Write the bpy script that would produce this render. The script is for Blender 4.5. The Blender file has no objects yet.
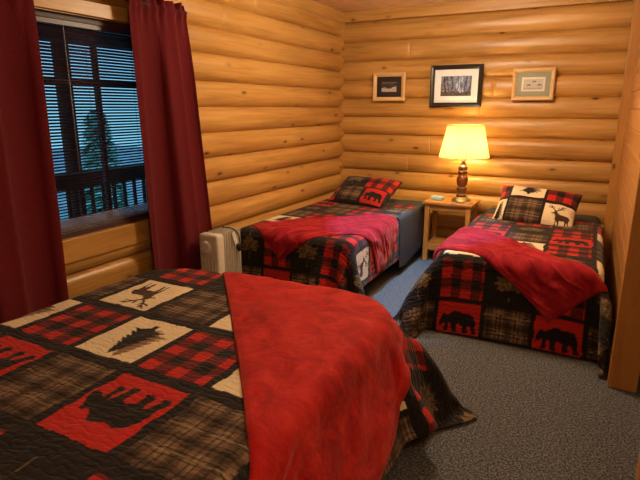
import bpy, bmesh, math, random
import numpy as np
from mathutils import Vector, Matrix
random.seed(7); rng = np.random.default_rng(11)
S = bpy.context.scene
COL = S.collection
R = math.radians
PI = math.pi

# ------------------------------------------------------------------ materials
def sset(n, k, v):
    if k in n.inputs: n.inputs[k].default_value = v
def new_mat(name, rough=.6, spec=.4):
    m = bpy.data.materials.new(name); m.use_nodes = True
    nt = m.node_tree; b = nt.nodes['Principled BSDF']
    b.inputs['Roughness'].default_value = rough
    sset(b, 'Specular IOR Level', spec)
    return m, nt, b
def node(nt, t, **kw):
    n = nt.nodes.new(t)
    for k, v in kw.items():
        if hasattr(n, k): setattr(n, k, v)
        else: n.inputs[k].default_value = v
    return n
def ramp(nt, src, stops):
    r = nt.nodes.new('ShaderNodeValToRGB')
    el = r.color_ramp.elements
    while len(el) < len(stops): el.new(.5)
    for e, (p, c) in zip(el, stops):
        e.position = p; e.color = (*c, 1)
    nt.links.new(src, r.inputs['Fac']); return r.outputs['Color']
def mixc(nt, fac, a, b, mode='MIX'):
    m = nt.nodes.new('ShaderNodeMix'); m.data_type = 'RGBA'; m.blend_type = mode
    for sock, v in ((m.inputs['Factor'], fac), (m.inputs['A'], a), (m.inputs['B'], b)): pass
    ins = [i for i in m.inputs if i.type == 'RGBA']; f = m.inputs[0]
    for sock, v in ((f, fac), (ins[0], a), (ins[1], b)):
        if isinstance(v, (int, float)): sock.default_value = v
        elif isinstance(v, tuple): sock.default_value = (*v, 1) if len(v) == 3 else v
        else: nt.links.new(v, sock)
    return [o for o in m.outputs if o.type == 'RGBA'][0]
def mth(nt, op, a, b=None):
    n = nt.nodes.new('ShaderNodeMath'); n.operation = op
    for i, v in enumerate((a, b)):
        if v is None: continue
        if isinstance(v, (int, float)): n.inputs[i].default_value = v
        else: nt.links.new(v, n.inputs[i])
    return n.outputs[0]
def mapping(nt, src, scale):
    n = nt.nodes.new('ShaderNodeMapping'); n.inputs['Scale'].default_value = scale
    nt.links.new(src, n.inputs['Vector']); return n.outputs[0]
def noise(nt, vec, scale, detail=3, rough=.55, dist=0):
    n = nt.nodes.new('ShaderNodeTexNoise')
    n.inputs['Scale'].default_value = scale; n.inputs['Detail'].default_value = detail
    n.inputs['Roughness'].default_value = rough; n.inputs['Distortion'].default_value = dist
    if vec is not None: nt.links.new(vec, n.inputs['Vector'])
    return n.outputs['Fac']
def bump(nt, b, h, strength=.3, dist=.01):
    n = nt.nodes.new('ShaderNodeBump'); n.inputs['Strength'].default_value = strength
    n.inputs['Distance'].default_value = dist
    nt.links.new(h, n.inputs['Height']); nt.links.new(n.outputs[0], b.inputs['Normal'])
def coord(nt, attr=None):
    if attr:
        n = nt.nodes.new('ShaderNodeAttribute'); n.attribute_name = attr; return n.outputs['Vector']
    return nt.nodes.new('ShaderNodeTexCoord').outputs['Object']

def plain(name, col, rough=.6, spec=.4, metal=0, var=.15, vs=40):
    m, nt, b = new_mat(name, rough, spec); b.inputs['Metallic'].default_value = metal
    n = noise(nt, coord(nt), vs)
    c = ramp(nt, n, [(.3, tuple(x*(1-var) for x in col)), (.7, tuple(min(1, x*(1+var)) for x in col))])
    nt.links.new(c, b.inputs['Base Color']); return m

def wood(name, light, mid, dark, axis='X', attr=None, rough=.38, knots=True, spec=.45, ks=1.0):
    """pine: long grain along one axis, sparse knots with a dark heart"""
    m, nt, b = new_mat(name, rough, spec)
    v = coord(nt, attr)
    i = 'XYZ'.index(axis)
    sc = [22., 22., 22.]; sc[i] = 1.1
    if attr: sc = [1.1, 14., 3.7]
    g = noise(nt, mapping(nt, v, tuple(sc)), 1.6, 6, .6, .6)
    sc2 = [1.6]*3; sc2[i] = .35
    if attr: sc2 = [.45, 1.2, 5.3]
    g2 = noise(nt, mapping(nt, v, tuple(sc2)), 1.5, 2)
    c1 = ramp(nt, g, [(.28, dark), (.5, mid), (.72, light)])
    c2 = ramp(nt, g2, [(.3, tuple(x*.78 for x in mid)), (.7, tuple(min(1, x*1.15) for x in light))])
    c = mixc(nt, .4, c1, c2)
    if knots:
        sc3 = [9.]*3; sc3[i] = 4.
        if attr: sc3 = [3.4, 6.5, 7.1]
        vo = nt.nodes.new('ShaderNodeTexVoronoi'); vo.inputs['Scale'].default_value = ks
        nt.links.new(mapping(nt, v, tuple(sc3)), vo.inputs['Vector'])
        sep = nt.nodes.new('ShaderNodeSeparateColor'); nt.links.new(vo.outputs['Color'], sep.inputs[0])
        on = mth(nt, 'GREATER_THAN', sep.outputs[0], .5)
        k = ramp(nt, vo.outputs['Distance'], [(.0, (1, 1, 1)), (.075, (.85, .85, .85)), (.12, (.22, .22, .22)), (.24, (0, 0, 0))])
        kf = mth(nt, 'MULTIPLY', k, on)
        c = mixc(nt, kf, c, (dark[0]*.33, dark[1]*.22, dark[2]*.2))
    nt.links.new(c, b.inputs['Base Color'])
    bump(nt, b, g, .12, .004)
    return m

PL, PM, PD = (.58, .335, .10), (.46, .235, .053), (.25, .10, .02)
M = {}
M['log'] = wood('log_pine', PL, PM, PD, attr='wc', rough=.36)
M['pine_x'] = wood('pine_board_x', PL, PM, PD, 'X')
M['pine_y'] = wood('pine_board_y', PL, PM, PD, 'Y')
M['pine_z'] = wood('pine_board_z', (.55, .28, .07), (.46, .21, .045), (.33, .13, .025), 'Z')
M['plank'] = wood('plank_pine', (.58, .30, .10), (.48, .22, .06), (.33, .13, .03), 'Y', rough=.3)
M['stand'] = wood('nightstand_pine', (.66, .36, .11), (.55, .27, .065), (.40, .17, .035), 'X', knots=False)
M['standz'] = wood('nightstand_leg_pine', (.64, .34, .10), (.53, .25, .06), (.38, .16, .03), 'Z', knots=False)
M['oakframe'] = wood('light_oak_frame', (.76, .54, .27), (.66, .44, .20), (.52, .32, .13), 'X', knots=False, rough=.3)
M['turned'] = wood('turned_walnut', (.22, .075, .03), (.15, .045, .018), (.08, .022, .01), 'Z', knots=False, rough=.2)
M['blackframe'] = plain('black_frame', (.02, .018, .018), .28, .5)
M['darkmetal'] = plain('dark_metal', (.02, .019, .02), .45, .5)
M['pewter'] = plain('pewter', (.35, .33, .27), .3, .5, .8)
M['cream_metal'] = plain('cream_enamel', (.62, .58, .47), .38, .5, 0, .05)
M['cream_dark'] = plain('heater_feet_and_gap_shade', (.09, .08, .065), .6)
M['black_rubber'] = plain('black_rubber', (.012, .012, .012), .5)
M['white_plastic'] = plain('white_plastic', (.75, .72, .66), .4)
M['paleblue'] = plain('pale_blue_card', (.35, .58, .75), .6, .3, 0, .1, 60)
M['white_mat'] = plain('white_mat_board', (.72, .78, .82), .8, .2, 0, .03)
M['dark_mat'] = plain('dark_mat_board', (.035, .025, .022), .8, .2)
M['green_mat'] = plain('sage_mat_board', (.30, .32, .24), .8, .2, 0, .05)
M['cream_mat'] = plain('cream_mat_board', (.68, .65, .56), .8, .2, 0, .03)
M['slat'] = plain('blind_slat', (.05, .022, .035), .4, .5)
M['sash'] = plain('window_sash', (.06, .03, .035), .5)
M['sheet'] = plain('charcoal_sheet', (.052, .052, .056), .9, .15, 0, .12, 90)
M['grey_cord'] = plain('grey_cord', (.25, .26, .30), .6)
M['bark'] = plain('porch_timber', (.13, .055, .03), .8, .2, 0, .3, 14)
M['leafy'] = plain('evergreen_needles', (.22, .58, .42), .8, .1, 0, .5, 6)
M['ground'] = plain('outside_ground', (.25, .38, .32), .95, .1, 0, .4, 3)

def carpet_mat():
    m, nt, b = new_mat('carpet', .95, .1); v = coord(nt)
    n1 = noise(nt, v, 105, 3, .75); n2 = noise(nt, v, 3, 2)
    c = ramp(nt, n1, [(.36, (.018, .019, .022)), (.48, (.08, .086, .098)), (.64, (.27, .27, .27))])
    c2 = mixc(nt, mth(nt, 'MULTIPLY', n2, .35), c, (.10, .10, .11))
    nt.links.new(c2, b.inputs['Base Color'])
    bump(nt, b, n1, .6, .008); return m
M['carpet'] = carpet_mat()

def ceiling_mat():
    m, nt, b = new_mat('ceiling_planks', .35, .4); v = coord(nt)
    g = noise(nt, mapping(nt, v, (1.2, 20, 20)), 1.5, 5, .6, .5)
    c = ramp(nt, g, [(.3, (.62, .42, .26)), (.7, (.80, .60, .42))])
    vo = nt.nodes.new('ShaderNodeTexVoronoi'); vo.inputs['Scale'].default_value = 1
    nt.links.new(mapping(nt, v, (3, 8, 1)), vo.inputs['Vector'])
    k = ramp(nt, vo.outputs['Distance'], [(0, (1, 1, 1)), (.09, (.7, .7, .7)), (.2, (0, 0, 0))])
    c = mixc(nt, k, c, (.14, .055, .02))
    nt.links.new(c, b.inputs['Base Color']); return m
M['ceiling'] = ceiling_mat()

def quilt_mat():
    """printed patchwork from the 'col' attribute, wavy quilting stitches as relief"""
    m, nt, b = new_mat('quilted_cotton', .85, .15)
    a = nt.nodes.new('ShaderNodeAttribute'); a.attribute_name = 'col'
    uv = coord(nt, 'flat')
    wob = noise(nt, uv, 14, 2)
    wave = nt.nodes.new('ShaderNodeTexWave'); wave.bands_direction = 'Y'
    wave.inputs['Scale'].default_value = 11; wave.inputs['Distortion'].default_value = 7
    wave.inputs['Detail'].default_value = 1.5; wave.inputs['Detail Scale'].default_value = 2.6
    nt.links.new(uv, wave.inputs['Vector'])
    h = mth(nt, 'POWER', wave.outputs['Fac'], .5)
    w = noise(nt, uv, 420, 2)
    f = mth(nt, 'ADD', .78, mth(nt, 'MULTIPLY', w, .44))
    cc = mixc(nt, 1.0, a.outputs['Color'], f, 'MULTIPLY')
    nt.links.new(cc, b.inputs['Base Color'])
    sset(b, 'Sheen Weight', .08)
    bump(nt, b, mth(nt, 'ADD', h, mth(nt, 'MULTIPLY', wob, .8)), .55, .006); return m
M['quilt'] = quilt_mat()

def fleece_mat(name, c0, c1, c2):
    m, nt, b = new_mat(name, .75, .12)
    uv = coord(nt, 'flat')
    n1 = noise(nt, uv, 7, 4, .6, 1.2); n2 = noise(nt, uv, 240, 2)
    n3 = noise(nt, uv, 38, 3)
    f = mth(nt, 'ADD', mth(nt, 'MULTIPLY', n1, .65), mth(nt, 'ADD', mth(nt, 'MULTIPLY', n2, .2), mth(nt, 'MULTIPLY', n3, .15)))
    c = ramp(nt, f, [(.36, c0), (.5, c1), (.66, c2)])
    nt.links.new(c, b.inputs['Base Color'])
    sset(b, 'Sheen Weight', .5); sset(b, 'Sheen Roughness', .4)
    if 'Sheen Tint' in b.inputs: b.inputs['Sheen Tint'].default_value = (1, .25, .2, 1)
    bump(nt, b, mth(nt, 'ADD', mth(nt, 'MULTIPLY', n1, 1.0), mth(nt, 'ADD', mth(nt, 'MULTIPLY', n2, .35), mth(nt, 'MULTIPLY', n3, .5))), .5, .012)
    return m
M['fleece'] = fleece_mat('scarlet_fleece', (.26, .006, .008), (.46, .014, .013), (.60, .035, .024))
M['fleece2'] = fleece_mat('crimson_fleece', (.18, .005, .012), (.32, .010, .019), (.44, .026, .034))

def curtain_mat():
    m, nt, b = new_mat('burgundy_curtain', .9, .08); uv = coord(nt, 'flat')
    n = noise(nt, mapping(nt, uv, (300, 60, 1)), 1, 2); n2 = noise(nt, mapping(nt, uv, (60, 300, 1)), 1, 2)
    f = mth(nt, 'MULTIPLY', mth(nt, 'ADD', n, n2), .5)
    c = ramp(nt, f, [(.35, (.085, .0075, .010)), (.65, (.145, .0135, .017))])
    nt.links.new(c, b.inputs['Base Color']); sset(b, 'Sheen Weight', .05)
    bump(nt, b, f, .25, .003); return m
M['curtain'] = curtain_mat()

def attr_mat(name, rough=.7, spec=.3):
    m, nt, b = new_mat(name, rough, spec)
    a = nt.nodes.new('ShaderNodeAttribute'); a.attribute_name = 'col'
    nt.links.new(a.outputs['Color'], b.inputs['Base Color']); return m
M['print'] = attr_mat('printed_paper', .18, .6)

def glass_mat():
    m = bpy.data.materials.new('window_glass'); m.use_nodes = True; nt = m.node_tree
    b = nt.nodes['Principled BSDF']; b.inputs['Roughness'].default_value = .02
    sset(b, 'Transmission Weight', 1.0); b.inputs['IOR'].default_value = 1.02
    b.inputs['Base Color'].default_value = (.9, .95, 1, 1); return m
M['glass'] = glass_mat()

def shade_mat():
    m = bpy.data.materials.new('pleated_lampshade'); m.use_nodes = True; nt = m.node_tree
    for n in list(nt.nodes): nt.nodes.remove(n)
    out = nt.nodes.new('ShaderNodeOutputMaterial'); tr = nt.nodes.new('ShaderNodeBsdfTranslucent')
    df = nt.nodes.new('ShaderNodeBsdfDiffuse'); mx = nt.nodes.new('ShaderNodeMixShader')
    n = noise(nt, coord(nt), 60, 2)
    c = ramp(nt, n, [(.3, (.90, .74, .32)), (.7, (.95, .82, .40))])
    nt.links.new(c, tr.inputs['Color']); nt.links.new(c, df.inputs['Color'])
    mx.inputs[0].default_value = .68
    nt.links.new(tr.outputs[0], mx.inputs[1]); nt.links.new(df.outputs[0], mx.inputs[2])
    nt.links.new(mx.outputs[0], out.inputs[0]); return m
M['shade'] = shade_mat()

# ------------------------------------------------------------------ object helpers
def tag(o, label=None, cat=None, group=None, kind=None):
    if label: o['label'] = label
    if cat: o['category'] = cat
    if group: o['group'] = group
    if kind: o['kind'] = kind
    return o
def link(name, me, mat=None, parent=None, smooth=False, loc=None):
    if mat: me.materials.append(mat)
    if smooth and len(me.polygons): me.polygons.foreach_set('use_smooth', np.ones(len(me.polygons), bool))
    o = bpy.data.objects.new(name, me); COL.objects.link(o)
    if loc: o.location = loc
    if parent:
        o.parent = parent
    return o
def empty(name, loc, label, cat, group=None, rz=0):
    o = bpy.data.objects.new(name, None); COL.objects.link(o); o.empty_display_size = .1
    o.location = loc; o.rotation_euler = (0, 0, rz); return tag(o, label, cat, group)

class MB:
    """collects shapes into one mesh"""
    def __init__(s): s.bm = bmesh.new()
    def box(s, c, d, bev=0, seg=2, rot=None):
        r = bmesh.ops.create_cube(s.bm, size=1)
        vs = r['verts']
        bmesh.ops.scale(s.bm, verts=vs, vec=d)
        if bev:
            es = list({e for v in vs for e in v.link_edges})
            rr = bmesh.ops.bevel(s.bm, geom=es, offset=bev, segments=seg, affect='EDGES', profile=.5)
            vs = list({v for f in rr['faces'] for v in f.verts} | {v for v in vs if v.is_valid})
        if rot is not None: bmesh.ops.rotate(s.bm, verts=vs, cent=(0, 0, 0), matrix=rot)
        bmesh.ops.translate(s.bm, verts=vs, vec=c); return s
    def lathe(s, prof, n=32, c=(0, 0, 0), fn=None):
        rings = []
        for k, (r, z) in enumerate(prof):
            ring = []
            for i in range(n):
                a = 2*PI*i/n; rr = r if fn is None else fn(r, z, i, n)
                ring.append(s.bm.verts.new((c[0]+rr*math.cos(a), c[1]+rr*math.sin(a), c[2]+z)))
            rings.append(ring)
        for a, b in zip(rings, rings[1:]):
            for i in range(n): s.bm.faces.new((a[i], a[(i+1) % n], b[(i+1) % n], b[i]))
        return rings
    def lathe_solid(s, prof, n=32, c=(0, 0, 0)):
        rings = s.lathe(prof, n, c)
        s.bm.faces.new(list(reversed(rings[0]))); s.bm.faces.new(rings[-1]); return s
    def tube(s, pts, r, n=8):
        pts = [Vector(p) for p in pts]; rings = []
        up = Vector((0, 0, 1))
        for i, p in enumerate(pts):
            t = (pts[min(i+1, len(pts)-1)]-pts[max(i-1, 0)]).normalized()
            a = t.cross(up)
            if a.length < .05: a = t.cross(Vector((1, 0, 0)))
            a.normalize(); b = t.cross(a)
            rr = r(i/(len(pts)-1)) if callable(r) else r
            rings.append([s.bm.verts.new(p+(a*math.cos(2*PI*k/n)+b*math.sin(2*PI*k/n))*rr) for k in range(n)])
        for A, B in zip(rings, rings[1:]):
            for k in range(n): s.bm.faces.new((A[k], A[(k+1) % n], B[(k+1) % n], B[k]))
        s.bm.faces.new(list(reversed(rings[0]))); s.bm.faces.new(rings[-1]); return s
    def build(s, name, mat, parent=None, smooth=False, loc=None, angle=None):
        bmesh.ops.recalc_face_normals(s.bm, faces=s.bm.faces)
        me = bpy.data.meshes.new(name); s.bm.to_mesh(me); s.bm.free()
        o = link(name, me, mat, parent, smooth, loc)
        if smooth and angle: me.set_sharp_from_angle(angle=R(angle))
        return o
def smooth_path(pts, n=8):
    P = np.array(pts, float); out = []
    Q = np.vstack([2*P[0]-P[1], P, 2*P[-1]-P[-2]])
    for i in range(len(P)-1):
        a, b, c, d = Q[i:i+4]
        for t in np.linspace(0, 1, n, endpoint=False):
            out.append(.5*((2*b)+(c-a)*t+(2*a-5*b+4*c-d)*t*t+(3*b-a-3*c+d)*t**3))
    out.append(P[-1]); return [tuple(p) for p in out]

def grid_mesh(name, P, mat, parent=None, attrs=None, flip=False, keep=None, thick=0, offset=-1, loc=None):
    """P: (nv, nu, 3) points -> quad sheet; attrs: {name: (nv, nu, 3|4)}"""
    nv, nu = P.shape[:2]
    idx = np.arange(nv*nu).reshape(nv, nu)
    q = np.stack([idx[:-1, :-1], idx[:-1, 1:], idx[1:, 1:], idx[1:, :-1]], -1).reshape(-1, 4)
    if flip: q = q[:, ::-1]
    if keep is not None: q = q[keep.reshape(-1)]
    me = bpy.data.meshes.new(name)
    me.vertices.add(nv*nu); me.vertices.foreach_set('co', P.reshape(-1).astype(np.float32))
    n = len(q); me.loops.add(n*4); me.loops.foreach_set('vertex_index', q.reshape(-1).astype(np.int32))
    me.polygons.add(n); me.polygons.foreach_set('loop_start', np.arange(0, n*4, 4, dtype=np.int32))
    me.update(calc_edges=True)
    for k, a in (attrs or {}).items():
        if a.shape[-1] == 4:
            at = me.attributes.new(k, 'FLOAT_COLOR', 'POINT'); at.data.foreach_set('color', a.reshape(-1).astype(np.float32))
        else:
            at = me.attributes.new(k, 'FLOAT_VECTOR', 'POINT'); at.data.foreach_set('vector', a.reshape(-1).astype(np.float32))
    o = link(name, me, mat, parent, True, loc)
    if thick:
        md = o.modifiers.new('thickness', 'SOLIDIFY'); md.thickness = thick; md.offset = offset
    return o
def bumpy(nv, nu, fv, fu, seed=0):
    """smooth random field in [-1, 1] on a grid"""
    g = np.random.default_rng(seed).uniform(-1, 1, (fv+3, fu+3))
    return cr(fv+3, nv) @ g @ cr(fu+3, nu).T
def cr(n, m):
    """Catmull-Rom resampling matrix from n samples to m"""
    W = np.zeros((m, n)); t = np.linspace(0, n-1, m); i = np.clip(np.floor(t).astype(int), 0, n-2); f = t-i
    w = [-.5*f+f**2-.5*f**3, 1-2.5*f**2+1.5*f**3, .5*f+2*f**2-1.5*f**3, -.5*f**2+.5*f**3]
    for k in range(4): np.add.at(W, (np.arange(m), np.clip(i+k-1, 0, n-1)), w[k])
    return W

# ------------------------------------------------------------------ camera
cam = bpy.data.cameras.new('camera'); cam.sensor_width = 36; cam.lens = 520/640*36
cam.clip_start = .05
co = bpy.data.objects.new('camera', cam); COL.objects.link(co)
TILT = math.atan(133/520)
co.location = (0, 0, 1.5); co.rotation_euler = (PI/2-TILT, 0, R(27.5))
S.camera = co

# ------------------------------------------------------------------ the room
XW, YW = -2.575, 5.445       # seam planes of the left and back log walls
BULGE = .05
def log_rows(seams, a0, a1, axis, sign, plane, cuts=(), joints=(), taper=.004, seed=1):
    """horizontal half-round logs between the seams; axis 'Y' (left wall) or 'X' (back wall)"""
    rg = np.random.default_rng(seed)
    V, F, WC = [], [], []
    for li, (z0, z1) in enumerate(zip(seams, seams[1:])):
        ph = rg.uniform(0, 6, 3); segs = [(a0, a1, z0, z1)]
        for (c0, c1, w0, w1) in cuts:
            if z1 > w0 and z0 < w1:
                segs = [(a0, c0, z0, z1), (c1, a1, z0, z1)]
                if z0 < w0: segs.append((c0, c1, z0, w0))
                if z1 > w1: segs.append((c0, c1, w1, z1))
        for (s0, s1, lo, hi) in segs:
            if s1-s0 < .02: continue
            pos = list(np.arange(s0, s1, .12))+[s1]
            for (jl, ja) in joints:
                if jl == li and s0 < ja < s1: pos += [ja-.012, ja-.004, ja, ja+.004, ja+.012]
            pos = sorted(set(pos)); n = 17
            base = len(V)
            for a in pos:
                dip = 0
                for (jl, ja) in joints:
                    if jl == li and abs(a-ja) < .005: dip = .012 if abs(a-ja) < .001 else .004
                for k in range(n):
                    z = lo+(hi-lo)*k/(n-1)
                    t = (z-(z0+z1)/2)/((z1-z0)/2)
                    d = BULGE*(1+.10*math.sin(a*.9+ph[0])+.05*math.sin(a*2.3+ph[1]))*max(0, 1-abs(t)**2.3)**.62
                    d += .0025*math.sin(a*5+ph[2]+t*2)*(1-abs(t))-dip*(1-t*t)
                    zz = z+taper*math.sin(a*.8+ph[1])*(1-abs(t))
                    p = plane+sign*d
                    V.append((p, a, zz) if axis == 'Y' else (a, p, zz))
                    WC.append((a+li*3.7, t*.13+li*.9, li*1.9+seed*5.3))
            for i in range(len(pos)-1):
                for k in range(n-1):
                    q = base+i*n+k; F.append((q, q+1, q+n+1, q+n))
    return V, F, WC
def wall_mesh(name, V, F, WC, mat):
    me = bpy.data.meshes.new(name); me.from_pydata(V, [], F); me.update()
    at = me.attributes.new('wc', 'FLOAT_VECTOR', 'POINT'); at.data.foreach_set('vector', np.array(WC, np.float32).reshape(-1))
    bm = bmesh.new(); bm.from_mesh(me); bmesh.ops.recalc_face_normals(bm, faces=bm.faces); bm.to_mesh(me); bm.free()
    return tag(link(name, me, mat, None, True), kind='structure')

WY0, WY1, WZ0, WZ1 = 1.50, 2.66, .79, 1.97      # window opening
ls = [-.02, .19, .385, .575, .757, .945, 1.128, 1.312, 1.5, 1.683, 1.878, 2.055, 2.24, 2.42]
V, F, WC = log_rows(ls, -.6, YW, 'Y', 1, XW, cuts=[(WY0, WY1, WZ0, WZ1)], joints=[(11, 3.32), (12, 3.75)], seed=2)
wl = wall_mesh('wall_left', V, F, WC, M['log'])
bs = [-.02, .05, .24, .435, .628, .82, 1.01, 1.207, 1.395, 1.587, 1.78, 1.974, 2.17, 2.375]
V, F, WC = log_rows(bs, XW, .30, 'X', -1, YW, joints=[(6, -1.52), (8, -1.05), (9, -.93), (5, -1.75), (11, -1.78)], seed=9)
wb = wall_mesh('wall_back', V, F, WC, M['log'])
# flat boards under the ceiling
o = MB().box((0, 0, 0), (.05, 6.0, .104), .003).build('trim_1', M['pine_y'], loc=(XW+.03, 2.42, 2.424)); tag(o, kind='structure')
o = MB().box((0, 0, 0), (2.80, .05, .104), .003).build('trim_2', M['pine_x'], loc=(-1.15, YW-.03, 2.424)); tag(o, kind='structure')
o = MB().box((0, 0, 0), (.082, .04, 2.47), .003).build('trim_3', M['pine_z'], loc=(.2, 5.36, 1.235)); tag(o, kind='structure')
# solid backing of the log walls (outside face), with the window hole
mb = MB()
for (y0, y1, z0, z1) in ((-.6, WY0, 0, 2.47), (WY1, 5.6, 0, 2.47), (WY0, WY1, 0, WZ0), (WY0, WY1, WZ1, 2.47)):
    mb.box((XW-.08, (y0+y1)/2, (z0+z1)/2), (.15, y1-y0, z1-z0))
tag(mb.build('wall_left_outer', M['bark']), kind='structure')
tag(MB().box((0, 0, 0), (3.2, .15, 2.6)).build('wall_back_outer', M['bark'], loc=(-1.1, YW+.08, 1.25)), kind='structure')

# right wall: horizontal boards, running slightly askew to the post at its end
def plank_wall():
    mb = MB(); L = 2.42; a = math.atan2(.06, -2.4)
    h = .135; z = 0
    while z < 2.47:
        mb.box((0, 0, z+h/2), (.02, L, h-.002), .006, 2); z += h
    mb.box((.05, 0, 1.235), (.08, L, 2.47))
    o = mb.build('wall_right', M['plank'], loc=(.238, 4.24, 0)); return tag(o, kind='structure')
plank_wall()
o = MB().box((0, 0, 0), (.14, .05, 2.47), .004).build('trim_4', M['pine_z'], loc=(.284, 3.05, 1.235)); tag(o, kind='structure')
o = MB().box((0, 0, 0), (.11, .10, 2.47), .004).build('trim_5', M['pine_z'], loc=(.27, 1.52, 1.235)); tag(o, kind='structure')
# floor and ceiling
tag(MB().box((0, 0, 0), (5.6, 7.4, .04)).build('floor', M['carpet'], loc=(.05, 2.1, -.02)), kind='structure')
def ceiling():
    mb = MB(); x = -2.66
    while x < 2.8:
        mb.box((x+.07, 0, 0), (.139, 7.4, .03), .004); x += .14
    mb.box((.05, 0, .03), (5.6, 7.4, .03))
    return tag(mb.build('ceiling', M['ceiling'], loc=(0, 2.1, 2.49)), kind='structure')
ceiling()
# the parts of the house behind the camera and beyond the doorway
tag(MB().box((0, 0, 0), (5.4, .1, 2.5)).build('wall_near', M['plank'], loc=(.1, -1.0, 1.24)), kind='structure')
tag(MB().box((0, 0, 0), (.1, 6.6, 2.5)).build('wall_hall', M['plank'], loc=(2.7, 2.2, 1.24)), kind='structure')
tag(MB().box((0, 0, 0), (2.4, .1, 2.5)).build('wall_hall_end', M['plank'], loc=(1.5, 5.45, 1.24)), kind='structure')

# ------------------------------------------------------------------ window
yc = (WY0+WY1)/2
wr = MB()
for y in (WY0+.012, WY1-.012): wr.box((XW-.06, y, (WZ0+WZ1)/2), (.16, .024, WZ1-WZ0))
for z in (WZ0+.012, WZ1-.012): wr.box((XW-.06, yc, z), (.16, WY1-WY0, .024))
win = tag(wr.build('window_1', M['sash']), kind='structure')
sb = MB()
for y in (WY0+.045, WY1-.045): sb.box((XW-.1, y, (WZ0+WZ1)/2), (.04, .05, WZ1-WZ0-.04), .004)
for z in (WZ0+.045, WZ1-.045): sb.box((XW-.1, yc, z), (.04, WY1-WY0-.04, .05), .004)
for y in (1.875, 2.255): sb.box((XW-.1, y, (WZ0+WZ1)/2), (.03, .03, WZ1-WZ0-.05), .004)
sb.box((XW-.1, yc, 1.64), (.03, WY1-WY0-.05, .03), .004)
sb.build('sash_bars', M['sash'], win)
MB().box((XW-.103, yc, (WZ0+WZ1)/2), (.006, WY1-WY0-.06, WZ1-WZ0-.06)).build('pane', M['glass'], win)
# casing boards above and below
o = MB().box((0, 0, 0), (.045, 1.62, .075), .003).build('trim_6', M['pine_y'], loc=(XW+.048, yc, WZ1+.046)); tag(o, kind='structure')
o = MB().box((0, 0, 0), (.04, 1.62, .135), .004).build('trim_7', M['pine_y'], loc=(XW+.04, yc, WZ0-.068)); tag(o, kind='structure')

# mini blind
bl = empty('mini_blind', (XW-.005, yc, WZ0+.01), 'dark narrow-slat blind lowered over the window between burgundy curtains', 'window blind')
MB().box((0, 0, WZ1-WZ0-.045), (.03, 1.10, .035), .003).build('head_rail', M['slat'], bl)
MB().box((0, 0, .012), (.026, 1.10, .016), .004).build('bottom_rail', M['slat'], bl)
stk = MB()
for k in range(7): stk.box((.002, 0, .026+k*.0095), (.024, 1.10, .0055), .0015, 1)
stk.build('slat_stack', plain('slat_lit_tone', (.20, .16, .16), .35, .5), bl)  # paler than the other slats: light on the stack is put into its colour
sl = MB(); z = .094
while z < WZ1-WZ0-.065:
    # curved slat, tipped so one looks out between the slats
    t = R(30); pts = []
    for k in range(4):
        w = (k/3-.5)*.0225; c = .0012*(1-(2*k/3-1)**2)
        pts.append((w*math.cos(t), w*math.sin(t)+c+z))
    for (x0, za), (x1, zb) in zip(pts, pts[1:]):
        a = [sl.bm.verts.new(p) for p in ((x0, -.55, za), (x1, -.55, zb), (x1, .55, zb), (x0, .55, za))]; sl.bm.faces.new(a)
    z += .0168
so = sl.build('slats', M['slat'], bl, True)
md = so.modifiers.new('thickness', 'SOLIDIFY'); md.thickness = .0007
cd = MB()
for y in (-.30, .03, .36): cd.tube([(.012, y, .02), (.012, y, WZ1-WZ0-.06)], .0009, 5)
cd.build('ladder_cord', M['slat'], bl)
MB().tube([(.02, -.10, WZ1-WZ0-.06), (.022, -.10, .35)], .003, 6).build('tilt_wand', M['grey_cord'], bl, True)

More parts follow.
